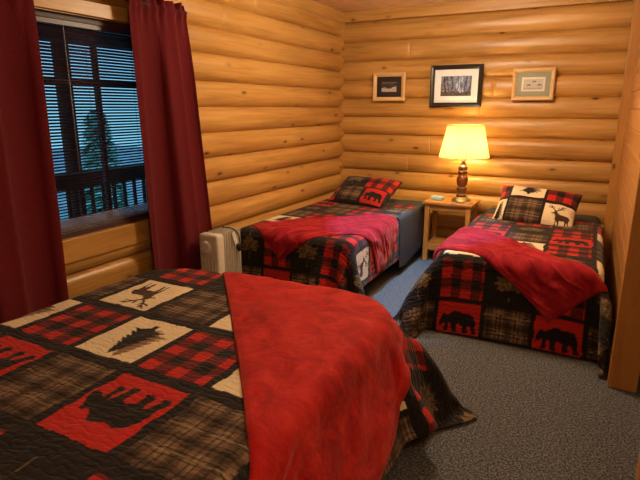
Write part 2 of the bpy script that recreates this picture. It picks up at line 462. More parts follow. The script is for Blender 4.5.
# curtain rod and curtains
rod = empty('curtain_rod', (XW+.13, 2.1, 2.09), 'thin dark curtain rod above the window', 'curtain rod')
MB().tube([(0, -1.05, 0), (0, .72, 0)], .009, 10).build('rod', M['darkmetal'], rod, True)
for y in (-1.0, .70): MB().tube([(-.085, y, 0), (0, y, 0)], .006, 8).build('bracket', M['darkmetal'], rod, True)
def curtain(name, top, bot, zt, zb, label, seed, freq):
    nv, nu = 150, 220
    s = np.linspace(0, 1, nu)[None, :]; t = np.linspace(0, 1, nv)[:, None]     # t: 0 top .. 1 bottom
    z = zt+(zb-zt)*t+0*s
    y = (top[0]+(top[1]-top[0])*s)*(1-t)+(bot[0]+(bot[1]-bot[0])*s)*t
    rg = np.random.default_rng(seed); ph = rg.uniform(0, 6, 6)
    warp = s+.035*np.sin(2*PI*s*1.3+ph[0])
    fold = .55*np.sin(2*PI*freq*warp+ph[1]+.3*t)+.3*np.sin(2*PI*freq*1.9*warp+ph[2]-.5*t)+.15*np.sin(2*PI*freq*.45*s+ph[3])
    sharp = np.sign(fold)*np.abs(fold)**.8
    gath = .6*np.sin(2*PI*freq*3.3*warp+ph[4])+.4*np.sin(2*PI*freq*5.1*s+ph[5])
    d = (zt-z)
    aT = np.exp(-d/.16)
    amp = .010+.032*np.clip(d/.5, 0, 1)*np.clip(.35+1.0*s, .35, 1)
    x = XW+.135+amp*sharp*(1-aT*.5)+.011*gath*np.exp(-((d-.05)/.12)**2)+.016*gath*np.clip(1-d/.045, 0, 1)
    pocket = .010*np.exp(-((d-.062)/.02)**2); x = x+pocket
    x = x+.03*t*np.sin(2*PI*s*.8+ph[3])
    z = z+.007*gath*np.clip(1-d/.04, 0, 1)
    y = y+.012*np.cos(2*PI*freq*1.9*warp+ph[2])*np.clip(d/.4, 0, 1)
    P = np.stack([x, y, z], -1)
    fl = np.stack([s+0*t, t+0*s, 0*(s+t)], -1)
    o = empty(name, (XW+.115, (bot[0]+bot[1])/2, zb), label, 'curtain', 'burgundy curtains')
    loc = np.array(o.location)
    g = grid_mesh('panel', P-loc, M['curtain'], o, {'flat': fl}, thick=.002)
    return o
curtain('curtain', (2.315, 2.80), (2.365, 2.93), 2.135, .37, 'burgundy curtain right of the window, next to the heater', 3, 1.7)
curtain('curtain', (.95, 1.745), (.95, 1.725), 2.10, .44, 'burgundy curtain left of the window, at the photo edge', 8, 2.2)

# ------------------------------------------------------------------ outside the window
tag(MB().box((0, 0, 0), (24, 30, .1)).build('ground', M['ground'], loc=(-14.9, 8, -.85)), kind='structure')
tag(MB().box((0, 0, 0), (1.75, 7, .08)).build('porch_deck', M['bark'], loc=(-3.6, 3, -.1)), kind='structure')
tag(MB().box((0, 0, 0), (2.0, 7, .08)).build('porch_roof', M['bark'], loc=(-3.7, 3, 2.42)), kind='structure')
tag(MB().box((0, 0, 0), (.16, 7, .30), .02).build('porch_beam', M['bark'], loc=(-4.35, 3, 2.23)), kind='structure')
rl = empty('porch_railing', (-4.35, 3.3, -.06), 'timber porch railing with upright balusters outside the window', 'railing')
MB().box((0, 0, .88), (.09, 6, .15), .02).build('top_rail', M['bark'], rl)
MB().box((0, 0, .40), (.06, 6, .08), .015).build('bottom_rail', M['bark'], rl)
for k in range(16):
    MB().box((0, -.9+k*.135, .62), (.03, .03, .42), .004).build('baluster', M['bark'], rl)
pp = MB().lathe_solid([(.075, 0), (.075, 2.45)], 16).build('porch_post', M['bark'], None, True, (-4.475, 3.40, -.06), 40)
tag(pp, 'round timber porch post seen through the blind', 'post')
def evergreen(x, y, h, seed, label):
    rg = np.random.default_rng(seed)
    o = empty('evergreen_tree', (x, y, -.8), label, 'tree', 'trees beyond the porch')
    MB().tube([(0, 0, 0), (0, 0, h*.9)], lambda t: .16*(1-t)+.02, 8).build('trunk', M['bark'], o, True)
    V, F = [], []
    for k in range(1500):
        t = rg.uniform(.04, 1)**.8; z = h*t; rmax = h*.24*(1-t)+.06; a = rg.uniform(0, 2*PI); r = rmax*rg.uniform(.25, 1)
        c = np.array([r*math.cos(a), r*math.sin(a), z-.25*r]); d = np.array([math.cos(a), math.sin(a), -.35])*(.25+.15*rg.random())
        sd = np.array([-math.sin(a), math.cos(a), rg.uniform(-.3, .3)])*.07
        b = len(V); V += [tuple(c-d*.5-sd*.6), tuple(c-d*.5+sd*.6), tuple(c+d*.3+sd), tuple(c+d*.6), tuple(c+d*.3-sd)]
        F.append((b, b+1, b+2, b+3, b+4))
    me = bpy.data.meshes.new('foliage'); me.from_pydata(V, [], F); me.update()
    link('foliage', me, M['leafy'], o)
evergreen(-9.5, 7.9, 2.2, 1, 'dark evergreen tree beyond the porch railing, left in the window')
evergreen(-9.2, 9.6, 1.8, 2, 'smaller evergreen tree beyond the porch railing, right in the window')
W = bpy.data.worlds.new('dusk_sky'); S.world = W; W.use_nodes = True; nt = W.node_tree
bg = nt.nodes['Background']
tc = nt.nodes.new('ShaderNodeTexCoord')
sx = nt.nodes.new('ShaderNodeSeparateXYZ'); nt.links.new(tc.outputs['Generated'], sx.inputs[0])
skyc = ramp(nt, sx.outputs['Z'], [(0.0, (.09, .30, .42)), (.2, (.12, .30, .62)), (1.0, (.17, .30, .85))])
cl = noise(nt, tc.outputs['Generated'], 5, 4)
skyc2 = mixc(nt, mth(nt, 'MULTIPLY', cl, .6), skyc, (.22, .48, .60))
nt.links.new(skyc2, bg.inputs['Color']); bg.inputs['Strength'].default_value = 2.0

# ------------------------------------------------------------------ patchwork prints
def poly_in(px, py, poly):
    inside = np.zeros(px.shape, bool); n = len(poly)
    for i in range(n):
        x0, y0 = poly[i]; x1, y1 = poly[(i+1) % n]
        if y0 == y1: continue
        c = ((y0 > py) != (y1 > py)) & (px < (x1-x0)*(py-y0)/(y1-y0)+x0)
        inside ^= c
    return inside
BEAR = [(.03, .40), (.05, .50), (.10, .58), (.13, .66), (.18, .67), (.22, .62), (.30, .66), (.38, .76), (.48, .77), (.60, .72), (.72, .74), (.83, .70), (.90, .60), (.92, .48), (.91, .36), (.95, .24), (.93, .18), (.83, .18), (.83, .25), (.80, .34), (.76, .40), (.71, .34), (.74, .22), (.70, .17), (.60, .18), (.61, .25), (.61, .36), (.52, .42), (.46, .38), (.46, .26), (.49, .19), (.43, .16), (.34, .17), (.35, .25), (.34, .38), (.30, .44), (.27, .36), (.29, .25), (.25, .18), (.16, .19), (.17, .26), (.20, .34), (.20, .42), (.16, .40), (.10, .36), (.05, .35)]
DEER = [(.30, .62), (.34, .70), (.40, .72), (.44, .64), (.52, .58), (.66, .58), (.78, .58), (.84, .54), (.86, .46), (.83, .44), (.82, .36), (.84, .22), (.86, .12), (.82, .12), (.80, .24), (.76, .34), (.74, .22), (.74, .12), (.70, .12), (.70, .26), (.68, .38), (.58, .36), (.52, .36), (.52, .24), (.53, .12), (.49, .12), (.47, .26), (.45, .36), (.43, .24), (.43, .12), (.39, .12), (.40, .28), (.39, .42), (.37, .52), (.34, .58), (.28, .57), (.24, .58), (.23, .61)]
ANTLERS = [[(.36, .70), (.26, .80), (.22, .93)], [(.26, .80), (.14, .84)], [(.24, .86), (.15, .93)], [(.39, .70), (.50, .78), (.56, .92)], [(.50, .78), (.62, .82)], [(.53, .86), (.64, .91)], [(.30, .76), (.30, .86)], [(.45, .75), (.44, .85)]]
TREE = [(.50, .93)]
for k in range(7):
    w = .07+.036*k; z = .84-.095*k
    TREE.append((.5+w, z)); TREE.append((.5+w*.55, z+.012))
TREE += [(.54, .22), (.54, .14), (.46, .14), (.46, .22)]
for k in reversed(range(7)):
    w = .07+.036*k; z = .84-.095*k
    TREE.append((.5-w*.55, z+.012)); TREE.append((.5-w, z))
LEAF = []
for a_, r_ in ((90, .46), (80, .27), (62, .36), (52, .26), (38, .30), (30, .44), (18, .30), (4, .40), (-8, .26), (-22, .32), (-38, .24), (-60, .14), (-86, .12), (-88, .40), (-92, .40), (-94, .12), (-120, .14), (-142, .24), (-158, .32), (-172, .26), (-184, .40), (-198, .30), (-210, .44), (-218, .30), (-232, .26), (-242, .36), (-260, .27)):
    LEAF.append((.5+r_*math.cos(R(a_)), .5+r_*math.sin(R(a_))))
BLACK = (.016, .0125, .011); CREAM = (.82, .68, .44); RED = (.50, .022, .016); DKRED = (.13, .014, .013)
TAN = (.20, .12, .068)
def near_seg(s, t, a, b, w):
    ax, ay = a; bx, by = b; dx, dy = bx-ax, by-ay
    k = np.clip(((s-ax)*dx+(t-ay)*dy)/(dx*dx+dy*dy), 0, 1)
    return (s-ax-k*dx)**2+(t-ay-k*dy)**2 < w*w
def block_color(kind, s, t, u, v, h):
    """colours of one patch; s, t in 0..1 with t up the motif, u, v in metres"""
    n = len(s); C = np.empty((n, 3))
    if kind == 'plaid':
        p = .064
        a = (np.floor(u/p).astype(int) % 2); b = (np.floor(v/p).astype(int) % 2)
        C[:] = DKRED; C[(a == 0) & (b == 0)] = RED; C[(a == 1) & (b == 1)] = BLACK
    elif kind == 'brown':
        C[:] = TAN
        fu, fv = (u/.115) % 1, (v/.115) % 1
        for f in (fu, fv):
            C[f < .42] *= .50
            C[(f > .16) & (f < .25)] *= .55
            C[(f > .60) & (f < .635)] *= .22
            C[(f > .80) & (f < .835)] *= .22
            m = (f > .70) & (f < .735); C[m] = C[m]*.3+np.array((.42, .33, .22))*.7*.75
    elif kind in ('bear', 'black'):
        C[:] = RED if kind == 'bear' else BLACK
        if kind == 'bear': C[poly_in(s, t, BEAR)] = BLACK
    elif kind == 'deer':
        C[:] = CREAM; m = poly_in(s, t, DEER)
        for seg in ANTLERS:
            for a, b in zip(seg, seg[1:]): m |= near_seg(s, t, a, b, .018)
        C[m] = (.07, .035, .018)
    elif kind == 'tree':
        C[:] = CREAM
        C[poly_in(s-.13, t*1.08-.10, TREE)] = (.26, .15, .09)
        C[poly_in(s, t, TREE)] = (.018, .016, .014)
    elif kind == 'leaf':
        C[:] = BLACK; m = poly_in(s, t, LEAF); C[m] = (.19, .125, .06)
        vein = np.zeros(n, bool)
        for a_, r_ in ((90, .42), (30, .40), (150, .40), (4, .34), (176, .34), (62, .3), (118, .3)):
            vein |= near_seg(s, t, (.5, .3), (.5+r_*math.cos(R(a_)), .5+r_*math.sin(R(a_))), .012)
        C[m & vein] = (.06, .038, .02)
        C[m & (h > .25)] *= .6
    return C
def quilt_colors(U, Vv, cx0, px, bx, cy0, py, by, cell, up, mirror=1, seed=0, extra=()):
    """U, Vv flat coordinates (metres); blocks centred on cx0+i*px, cy0+j*py; up=+1: motif top at +y"""
    sh = U.shape; jx = bumpy(*sh, 60, 60, seed)*.0035; jy = bumpy(*sh, 60, 60, seed+1)*.0035
    u = (U+jx).ravel(); v = (Vv+jy).ravel(); hn = bumpy(*sh, 90, 90, seed+2).ravel()
    ci = np.round((u-cx0)/px).astype(int); ri = np.round((v-cy0)/py).astype(int)
    du = u-cx0-ci*px; dv = v-cy0-ri*py
    C = np.empty((u.size, 3)); C[:] = BLACK
    inb = (np.abs(du) < bx/2) & (np.abs(dv) < by/2)
    for key in {(a, b) for a, b in zip(ci[inb], ri[inb])}:
        m = inb & (ci == key[0]) & (ri == key[1]); k = cell(int(key[0]), int(key[1]))
        s = du[m]*mirror/bx+.5; t = dv[m]*up/by+.5
        if mirror < 0 and k != 'deer': s = 1-s
        C[m] = block_color(k, s, t, du[m]+bx/2, dv[m]+by/2, hn[m])
    for (a0, a1, b0, b1, k) in extra:
        C[(u > a0-.03) & (u < a1+.03) & (v > b0-.03) & (v < b1+.03)] = BLACK
        m = (u > a0) & (u < a1) & (v > b0) & (v < b1)
        C[m] = block_color(k, (u[m]-a0)/(a1-a0), (v[m]-b0)/(b1-b0), u[m]-a0, v[m]-b0, hn[m])
    return np.concatenate([C, np.ones((u.size, 1))], 1).reshape(*sh, 4)

# ------------------------------------------------------------------ cloth settling over a mattress
def settle(u0, u1, v0, v1, h, ztop, box, rad, xlim, ylim, steps=190, iters=7, drop=.012, flare=(.1, .1), rc=.07, bend=.35, bend2=.12):
    nu, nv = int(round((u1-u0)/h))+1, int(round((v1-v0)/h))+1
    us, vs = np.linspace(u0, u1, nu), np.linspace(v0, v1, nv)
    P = np.zeros((nv, nu, 3)); P[..., 0] = us; P[..., 1] = vs[:, None]; P[..., 2] = ztop+drop
    P[..., 2] += .002*np.sin(P[..., 0]*23)*np.sin(P[..., 1]*19)
    Q = P.copy(); hu, hv = us[1]-us[0], vs[1]-vs[0]
    x0, x1, y0, y1 = box
    c = np.array([(x0+x1)/2, (y0+y1)/2, ztop/2-.5]); hb = np.array([(x1-x0)/2, (y1-y0)/2, ztop/2+.5])-rad
    def con(a, b, L, k, only_long=False):
        d = b-a; l = np.sqrt((d*d).sum(-1))+1e-9
        e = l-L
        if only_long == 'short': e = np.minimum(e, 0)
        g = d*(.5*k*e/l)[..., None]; a += g; b -= g
    dd = math.hypot(hu, hv); th = .008
    kk = np.abs(P[..., :2]-c[:2])-(hb[:2]+rad-rc)
    pin = (np.linalg.norm(np.maximum(kk, 0), axis=-1) < rc-rad-.02) & (P[..., 0] > x0+rad+.02) & (P[..., 0] < x1-rad-.02) & (P[..., 1] > y0+rad+.02) & (P[..., 1] < y1-rad-.02)
    P0 = P.copy(); P0[..., 2] = ztop+th; P0 = P0[pin]; P[pin] = P0; Q = P.copy()
    for st in range(steps):
        vel = (P-Q)*.975; Q = P.copy(); P = P+vel; P[..., 2] -= .0018
        for it in range(iters):
            for o in (0, 1):
                con(P[:, o:-1:2], P[:, o+1::2], hu, 1)
                con(P[o:-1:2, :], P[o+1::2, :], hv, 1)
            for o in (0, 1):
                con(P[o:-1:2, :-1], P[o+1::2, 1:], dd, .25); con(P[o:-1:2, 1:], P[o+1::2, :-1], dd, .25)
            if it % 2 == 0:
                for o in range(4):
                    A = P[:, o:nu-2:4]; B = P[:, o+2::4]; n = min(A.shape[1], B.shape[1]); con(A[:, :n], B[:, :n], 2*hu, bend)
                    A = P[o:nv-2:4]; B = P[o+2::4]; n = min(A.shape[0], B.shape[0]); con(A[:n], B[:n], 2*hv, bend)
                for o in range(8):
                    A = P[:, o:nu-4:8]; B = P[:, o+4::8]; n = min(A.shape[1], B.shape[1]); con(A[:, :n], B[:, :n], 4*hu, bend2)
                    A = P[o:nv-4:8]; B = P[o+4::8]; n = min(A.shape[0], B.shape[0]); con(A[:n], B[:n], 4*hv, bend2)
            q = P-c; s = np.sign(q); qa = np.abs(q)
            k2 = qa[..., :2]-(hb[:2]+rad-rc); m2 = np.maximum(k2, 0); l2 = np.sqrt((m2*m2).sum(-1))
            d2 = l2+np.minimum(k2.max(-1), 0)-rc
            g2 = np.where((l2 > 1e-6)[..., None], m2/(l2[..., None]+1e-9), np.eye(2)[k2.argmax(-1)])*s[..., :2]
            w = np.stack([d2+rad, qa[..., 2]-hb[2]], -1); m = np.maximum(w, 0); ln = np.sqrt((m*m).sum(-1))
            d = ln+np.minimum(w.max(-1), 0)-rad-th
            gw = np.where((ln > 1e-6)[..., None], m/(ln[..., None]+1e-9), np.eye(2)[w.argmax(-1)])
            N = np.concatenate([g2*gw[..., :1], gw[..., 1:]*s[..., 2:]], -1)
            hit = d < 0
            P = np.where(hit[..., None], P-N*d[..., None], P)
            Q = np.where(hit[..., None], Q*.4+P*.6, Q)
            fl = P[..., 2] < .012; P[..., 2] = np.maximum(P[..., 2], .012)
            Q = np.where(fl[..., None], Q*.5+P*.5, Q)
            P[pin] = P0; Q[pin] = P0
            f0 = np.maximum(0, ztop-.07-P[..., 2])
            for msk, ax_, lim, sg in (((us > x1)[None, :], 0, x1+th, 1), ((us < x0)[None, :], 0, x0-th, -1), ((vs > y1)[:, None], 1, y1+th, 1), ((vs < y0)[:, None], 1, y0-th, -1)):
                fo = flare[ax_]*f0; tgt = lim+sg*fo; bad = msk & (sg*(P[..., ax_]-tgt) < 0) & (fo > 0)
                P[..., ax_] = np.where(bad, .5*P[..., ax_]+.5*tgt, P[..., ax_])
            sl = max(0, 1-st/90)*.5; P[..., 0] = np.clip(P[..., 0], xlim[0]-sl, xlim[1]+sl); P[..., 1] = np.clip(P[..., 1], *ylim)
    return us, vs, P
class Cloth:
    def __init__(s, us, vs, P):
        s.us, s.vs, s.P = us, vs, P
    def fine(s, step):
        mu, mv = int((s.us[-1]-s.us[0])/step)+1, int((s.vs[-1]-s.vs[0])/step)+1
        A, B = cr(len(s.vs), mv), cr(len(s.us), mu)
        return np.linspace(s.us[0], s.us[-1], mu), np.linspace(s.vs[0], s.vs[-1], mv), np.einsum('ij,jkc,lk->ilc', A, s.P, B, optimize=True)
    def sample(s, u, v):
        """points and normals at flat coordinates (bilinear on a smooth fine grid)"""
        if not hasattr(s, 'fg'):
            fu, fv, fp = s.fine(.01)
            for _ in range(3):
                fp[1:-1, 1:-1] = .5*fp[1:-1, 1:-1]+.125*(fp[2:, 1:-1]+fp[:-2, 1:-1]+fp[1:-1, 2:]+fp[1:-1, :-2])
            gu = np.gradient(fp, axis=1); gv = np.gradient(fp, axis=0); n = np.cross(gu, gv); n /= np.linalg.norm(n, axis=-1, keepdims=True)+1e-9
            s.fg = (fu, fv, fp, n)
        fu, fv, fp, n = s.fg
        x = np.clip((u-fu[0])/(fu[1]-fu[0]), 0, len(fu)-1.001); y = np.clip((v-fv[0])/(fv[1]-fv[0]), 0, len(fv)-1.001)
        i, j = np.floor(x).astype(int), np.floor(y).astype(int); a, b = (x-i)[..., None], (y-j)[..., None]
        def bl(g): return (g[j, i]*(1-a)+g[j, i+1]*a)*(1-b)+(g[j+1, i]*(1-a)+g[j+1, i+1]*a)*b
        N = bl(n); N /= np.linalg.norm(N, axis=-1, keepdims=True)+1e-9
        return bl(fp), N
def make_quilt(cl, step, cargs, label, origin, puff=.0):
    us, vs, P = cl.fine(step)
    U, Vv = np.meshgrid(us, vs)
    col = quilt_colors(U, Vv, **cargs)
    fl = np.stack([U, Vv, 0*U], -1)
    if puff:
        gu = np.gradient(P, axis=1); gv = np.gradient(P, axis=0); n = np.cross(gu, gv); n /= np.linalg.norm(n, axis=-1, keepdims=True)+1e-9
        P = P+n*(puff*bumpy(*U.shape, 44, 44, 5))[..., None]
    o = grid_mesh('quilt', P-np.array(origin), M['quilt'], None, {'col': col, 'flat': fl}, thick=.007, offset=1, loc=origin)
    o.data.update(); return tag(o, label, 'quilt', 'patchwork quilts')

def coons(sides, n):
    """sides: bottom, right, top, left polylines in flat coordinates -> (n, n, 2)"""
    def rs(p):
        p = np.array(smooth_path([(*q, 0) for q in p], 6))[:, :2]; d = np.r_[0, np.cumsum(np.linalg.norm(np.diff(p, axis=0), axis=1))]
        t = np.linspace(0, d[-1], n); return np.stack([np.interp(t, d, p[:, k]) for k in (0, 1)], -1)
    b, r, t, l = map(rs, sides)
    s = np.linspace(0, 1, n); S_, T_ = np.meshgrid(s, s); S_, T_ = S_[..., None], T_[..., None]
    return ((1-T_)*b[None]+T_*t[None]+(1-S_)*l[:, None]+S_*r[:, None]
            - ((1-S_)*(1-T_)*b[0]+S_*(1-T_)*b[-1]+(1-S_)*T_*t[0]+S_*T_*t[-1]))
def make_throw(cl, sides, label, mat, n=130, thick=.02, wr=.012, seed=0, folds=None, origin=(0, 0, 0)):
    UV = coons(sides, n)
    P, N = cl.sample(UV[..., 0], UV[..., 1])
    e = np.minimum.reduce([np.linspace(0, 1, n)[None, :]+0*UV[..., 0], 1-np.linspace(0, 1, n)[None, :]+0*UV[..., 0],
                           np.linspace(0, 1, n)[:, None]+0*UV[..., 0], 1-np.linspace(0, 1, n)[:, None]+0*UV[..., 0]])
    lift = .010+(thick-.010)*np.clip(e/.035, 0, 1)**.5
    w = .6*bumpy(n, n, 7, 7, seed)+.4*bumpy(n, n, 15, 15, seed+1)
    lift = lift+wr*(w+.3)*np.clip(e/.06, 0, 1)
    if folds is not None: lift = lift+folds(UV, e)
    P = P+N*lift[..., None]
    fl = np.concatenate([UV, 0*UV[..., :1]], -1)
    o = grid_mesh('throw_blanket', P-np.array(origin), mat, None, {'flat': fl}, thick=.009, offset=-1, loc=origin)
    # outward-facing test
    c = np.cross(P[n//2, n//2+1]-P[n//2, n//2], P[n//2+1, n//2]-P[n//2, n//2])
    if c[2] < 0: o.data.flip_normals()
    return tag(o, label, 'throw blanket', 'red fleece throws')

# ------------------------------------------------------------------ beds
def rounded_block(x0, x1, y0, y1, z0, z1, r, origin, rc=.07):
    """mattress: rounded in plan (rc) and along its edges (r)"""
    mb = MB(); cx, cy = (x0+x1)/2-origin[0], (y0+y1)/2-origin[1]; hx_, hy_ = (x1-x0)/2, (y1-y0)/2
    prof = [(r*(1-math.cos(t)), z0-origin[2]+r-r*math.sin(t)) for t in np.linspace(PI/2, 0, 7)]
    prof = [(r*(1-math.cos(t)), z0-origin[2]+r*(1-math.sin(t))) for t in np.linspace(PI/2, 0, 7)]+[(r*(1-math.cos(t)), z1-origin[2]-r*(1-math.sin(t))) for t in np.linspace(0, PI/2, 7)]
    rings = []
    for ins, z in prof:
        ring = []
        for (sx, sy, a0) in ((1, 1, 0), (-1, 1, PI/2), (-1, -1, PI), (1, -1, 1.5*PI)):
            for t in np.linspace(0, PI/2, 9):
                ring.append(mb.bm.verts.new((cx+sx*(hx_-rc)+(rc-ins)*math.cos(a0+t), cy+sy*(hy_-rc)+(rc-ins)*math.sin(a0+t), z)))
        rings.append(ring)
    n = len(rings[0])
    for A, B in zip(rings, rings[1:]):
        for i in range(n): mb.bm.faces.new((A[i], A[(i+1) % n], B[(i+1) % n], B[i]))
    mb.bm.faces.new(list(reversed(rings[0]))); mb.bm.faces.new(rings[-1]); return mb
def bed(name, x0, x1, y0, y1, zt, label, cat, group=None, mh=.27, rc=.07):
    org = (0.5*(x0+x1), .5*(y0+y1), 0)
    b = empty(name, org, label, cat, group)
    rounded_block(x0, x1, y0, y1, zt-mh, zt, .06, org, rc).build('mattress', M['sheet'], b, True)
    MB().box((0, 0, zt-mh-.035), (x1-x0-.02-rc*.6, y1-y0-.02-rc*.6, .07), .006).build('frame', M['darkmetal'], b)
    for sx in (-1, 1):
        for sy in (-1, 1):
            MB().box((sx*(x1-x0-.16-rc*.6)/2, sy*(y1-y0-.16-rc*.6)/2, (zt-mh-.07)/2), (.055, .055, zt-mh-.07), .004).build('leg', M['darkmetal'], b)
    return b
ZT = .54
LB = (-2.49, -1.47, 3.31, 5.33)      # left twin
RB = (-.87, .13, 3.36, 5.33)         # right twin
QB = (-2.21, -.71, .18, 2.245)        # near bed
QZ = .585
bl_ = bed('twin_bed', *LB, ZT, 'twin bed in the far left corner along the log wall', 'bed', 'twin beds')
br_ = bed('twin_bed', *RB, ZT, 'twin bed against the right board wall, beside nightstand', 'bed', 'twin beds')
bq_ = bed('queen_bed', *QB, QZ, 'large bed in the foreground under the window', 'bed', mh=.30, rc=.30)

# loose grey sheet hanging over the side of the left bed by its pillow
def side_sheet(b, x, y0, y1, z0, label, nrm=1):
    nv, nu = 40, 60; t = np.linspace(0, 1, nv)[:, None]; s = np.linspace(0, 1, nu)[None, :]
    y = y0+(y1-y0)*s+0*t
    arc = .30+.10; d = t*(arc+ZT-z0)
    top = d < .30
    X = np.where(top, x-.30+d, x-.006+.008*np.clip((d-.30)/.3, 0, 1)*(1+.7*np.sin(s*9+1))+.0*s)
    Z = np.where(top, ZT+.006, ZT+.006-(d-.30))
    # soften the bend
    for _ in range(4):
        X[1:-1] = .5*X[1:-1]+.25*(X[2:]+X[:-2]); Z[1:-1] = .5*Z[1:-1]+.25*(Z[2:]+Z[:-2])
    X = X+.022
    Z = Z+.006-.05*t**3*np.sin(s*4+.5)
    P = np.stack([X, y, Z+0*s], -1)-np.array(b.location)
    return grid_mesh('sheet', P, M['sheet'], b, thick=.003, offset=1)
side_sheet(bl_, LB[1], 4.32, 5.22, .20, '')

SIM = {}
usv = settle(-2.50, -1.12, 2.88, 4.92, .03, ZT, LB, .05, (-2.495, 9), (-9, 5.3), flare=(0, .12)); SIM['L'] = Cloth(*usv)
usv = settle(-1.33, .36, 2.88, 4.86, .03, ZT, RB, .05, (-9, .195), (-9, 5.3), flare=(.07, .09)); SIM['R'] = Cloth(*usv)
usv = settle(-2.42, -.265, .10, 2.58, .032, QZ, QB, .06, (-2.44, 9), (-9, 9), flare=(.34, .0), rc=.30); SIM['Q'] = Cloth(*usv)

TWL = {1: 'brown bear brown bear brown bear', 0: 'leaf plaid leaf plaid leaf plaid', -1: 'brown leaf bear plaid deer brown', -2: 'tree plaid brown plaid bear plaid',
       -3: 'brown plaid leaf plaid brown', -4: 'leaf brown plaid leaf plaid', -5: 'bear brown plaid brown bear plaid'}
TWR = {1: 'brown bear brown bear brown bear', 0: 'leaf plaid leaf plaid leaf plaid', -1: 'plaid deer brown leaf deer brown', -2: 'bear brown tree plaid brown plaid',
       -3: 'brown bear brown bear brown leaf', -4: 'leaf plaid leaf plaid deer plaid', -5: 'bear brown plaid brown bear leaf'}
QT = {-2: 'bear brown bear brown leaf leaf leaf', -1: 'leaf plaid leaf plaid leaf plaid plaid', 0: 'brown deer brown tree brown deer brown', 1: 'tree plaid tree plaid deer plaid tree',
      2: 'brown bear brown bear brown bear brown', 3: 'plaid leaf plaid leaf plaid leaf plaid', 4: 'deer brown bear brown tree brown deer'}
def lookup(tab, k0, rsign, first):
    def f(c, r):
        row = tab.get(r*rsign, tab[first]).split(); i = c-k0
        return row[min(max(i, 0), len(row)-1)]
    return f
make_quilt(SIM['L'], .0075, dict(cx0=-2.345, px=.262, bx=.236, cy0=3.225, py=.28, by=.25, cell=lookup(TWL, 0, -1, 0), up=1, seed=3),
           'patchwork lodge quilt on the far left twin bed along the log wall', (-1.97, 4.3, ZT))
make_quilt(SIM['R'], .0075, dict(cx0=-.665, px=.298, bx=.268, cy0=3.245, py=.275, by=.247, cell=lookup(TWR, -1, -1, 0), up=1, seed=7),
           'patchwork lodge quilt on the right twin bed by the board wall', (-.37, 4.3, ZT))
make_quilt(SIM['Q'], .0045, dict(cx0=-1.215-.333*2, px=.333, bx=.296, cy0=1.765, py=.395, by=.335, cell=lookup(QT, -1, -1, 0), up=-1, mirror=-1, seed=13, extra=[(-.52, -.28, 2.10, 2.44, 'leaf')]),
           'large patchwork quilt on the foreground bed, with bear, deer and tree blocks', (-1.4, 1.2, QZ), puff=.003)

# ------------------------------------------------------------------ throws (outlines in each quilt's flat coordinates)
TH = dict(
 Q=[[(-.43, .55), (-.36, .52), (-.28, .5)], [(-.28, .5), (-.28, 1.2), (-.29, 1.55), (-.35, 1.78), (-.46, 1.96), (-.60, 2.08), (-.74, 2.15)], [(-1.80, 2.25), (-1.4, 2.31), (-1.0, 2.27), (-.74, 2.15)],
    [(-.43, .55), (-.833, 1.113), (-1.293, 1.662), (-1.62, 2.04), (-1.80, 2.25)]],
 R=[[(-1.1, 3.45), (-.80, 3.44), (-.65, 3.43), (-.51, 3.36), (-.38, 3.277), (-.248, 3.172), (-.128, 3.06)], [(-.128, 3.06), (-.02, 3.16), (.06, 3.24), (.17, 3.34)],
    [(-1.08, 4.15), (-.80, 4.13), (-.64, 4.05), (-.39, 3.80), (-.21, 3.61), (-.03, 3.47), (.17, 3.34)], [(-1.1, 3.45), (-1.14, 3.75), (-1.08, 4.15)]],
 L=[[(-2.057, 3.142), (-1.923, 3.247), (-1.758, 3.36), (-1.615, 3.495), (-1.495, 3.562), (-1.398, 3.668), (-1.25, 3.75), (-1.143, 3.80)],
    [(-1.143, 3.80), (-1.16, 4.0), (-1.3, 4.2), (-1.577, 4.34)], [(-2.43, 3.44), (-2.3, 3.66), (-2.08, 3.93), (-1.85, 4.10), (-1.577, 4.34)],
    [(-2.057, 3.142), (-2.15, 3.235), (-2.26, 3.33), (-2.43, 3.44)]])
def ridges(a, b, k, amp, seed):
    def f(UV, e):
        n = UV.shape[0]; w = bumpy(n, n, 5, 5, seed); g = np.clip(.4+.9*bumpy(n, n, 4, 6, seed+9), 0, 1)
        p = np.sin(k*(a*UV[..., 0]+b*UV[..., 1])+2.6*w)
        return amp*g*(1-np.abs(p))**1.5*2*np.clip(e/.05, 0, 1)
    return f
make_throw(SIM['Q'], TH['Q'], 'large scarlet fleece throw laid across the foreground bed', M['fleece'], thick=.028, wr=.010, seed=4, origin=(-.9, 1.3, QZ))
make_throw(SIM['R'], TH['R'], 'crimson fleece throw across the foot of the right twin bed', M['fleece2'], thick=.026, wr=.014, seed=21, folds=ridges(.38, .92, 58, .0065, 5), origin=(-.4, 3.6, ZT))
make_throw(SIM['L'], TH['L'], 'crimson fleece throw across the foot of the left twin bed', M['fleece2'], thick=.022, wr=.012, seed=33, folds=ridges(-.55, .84, 52, .0055, 6), origin=(-1.9, 3.6, ZT))

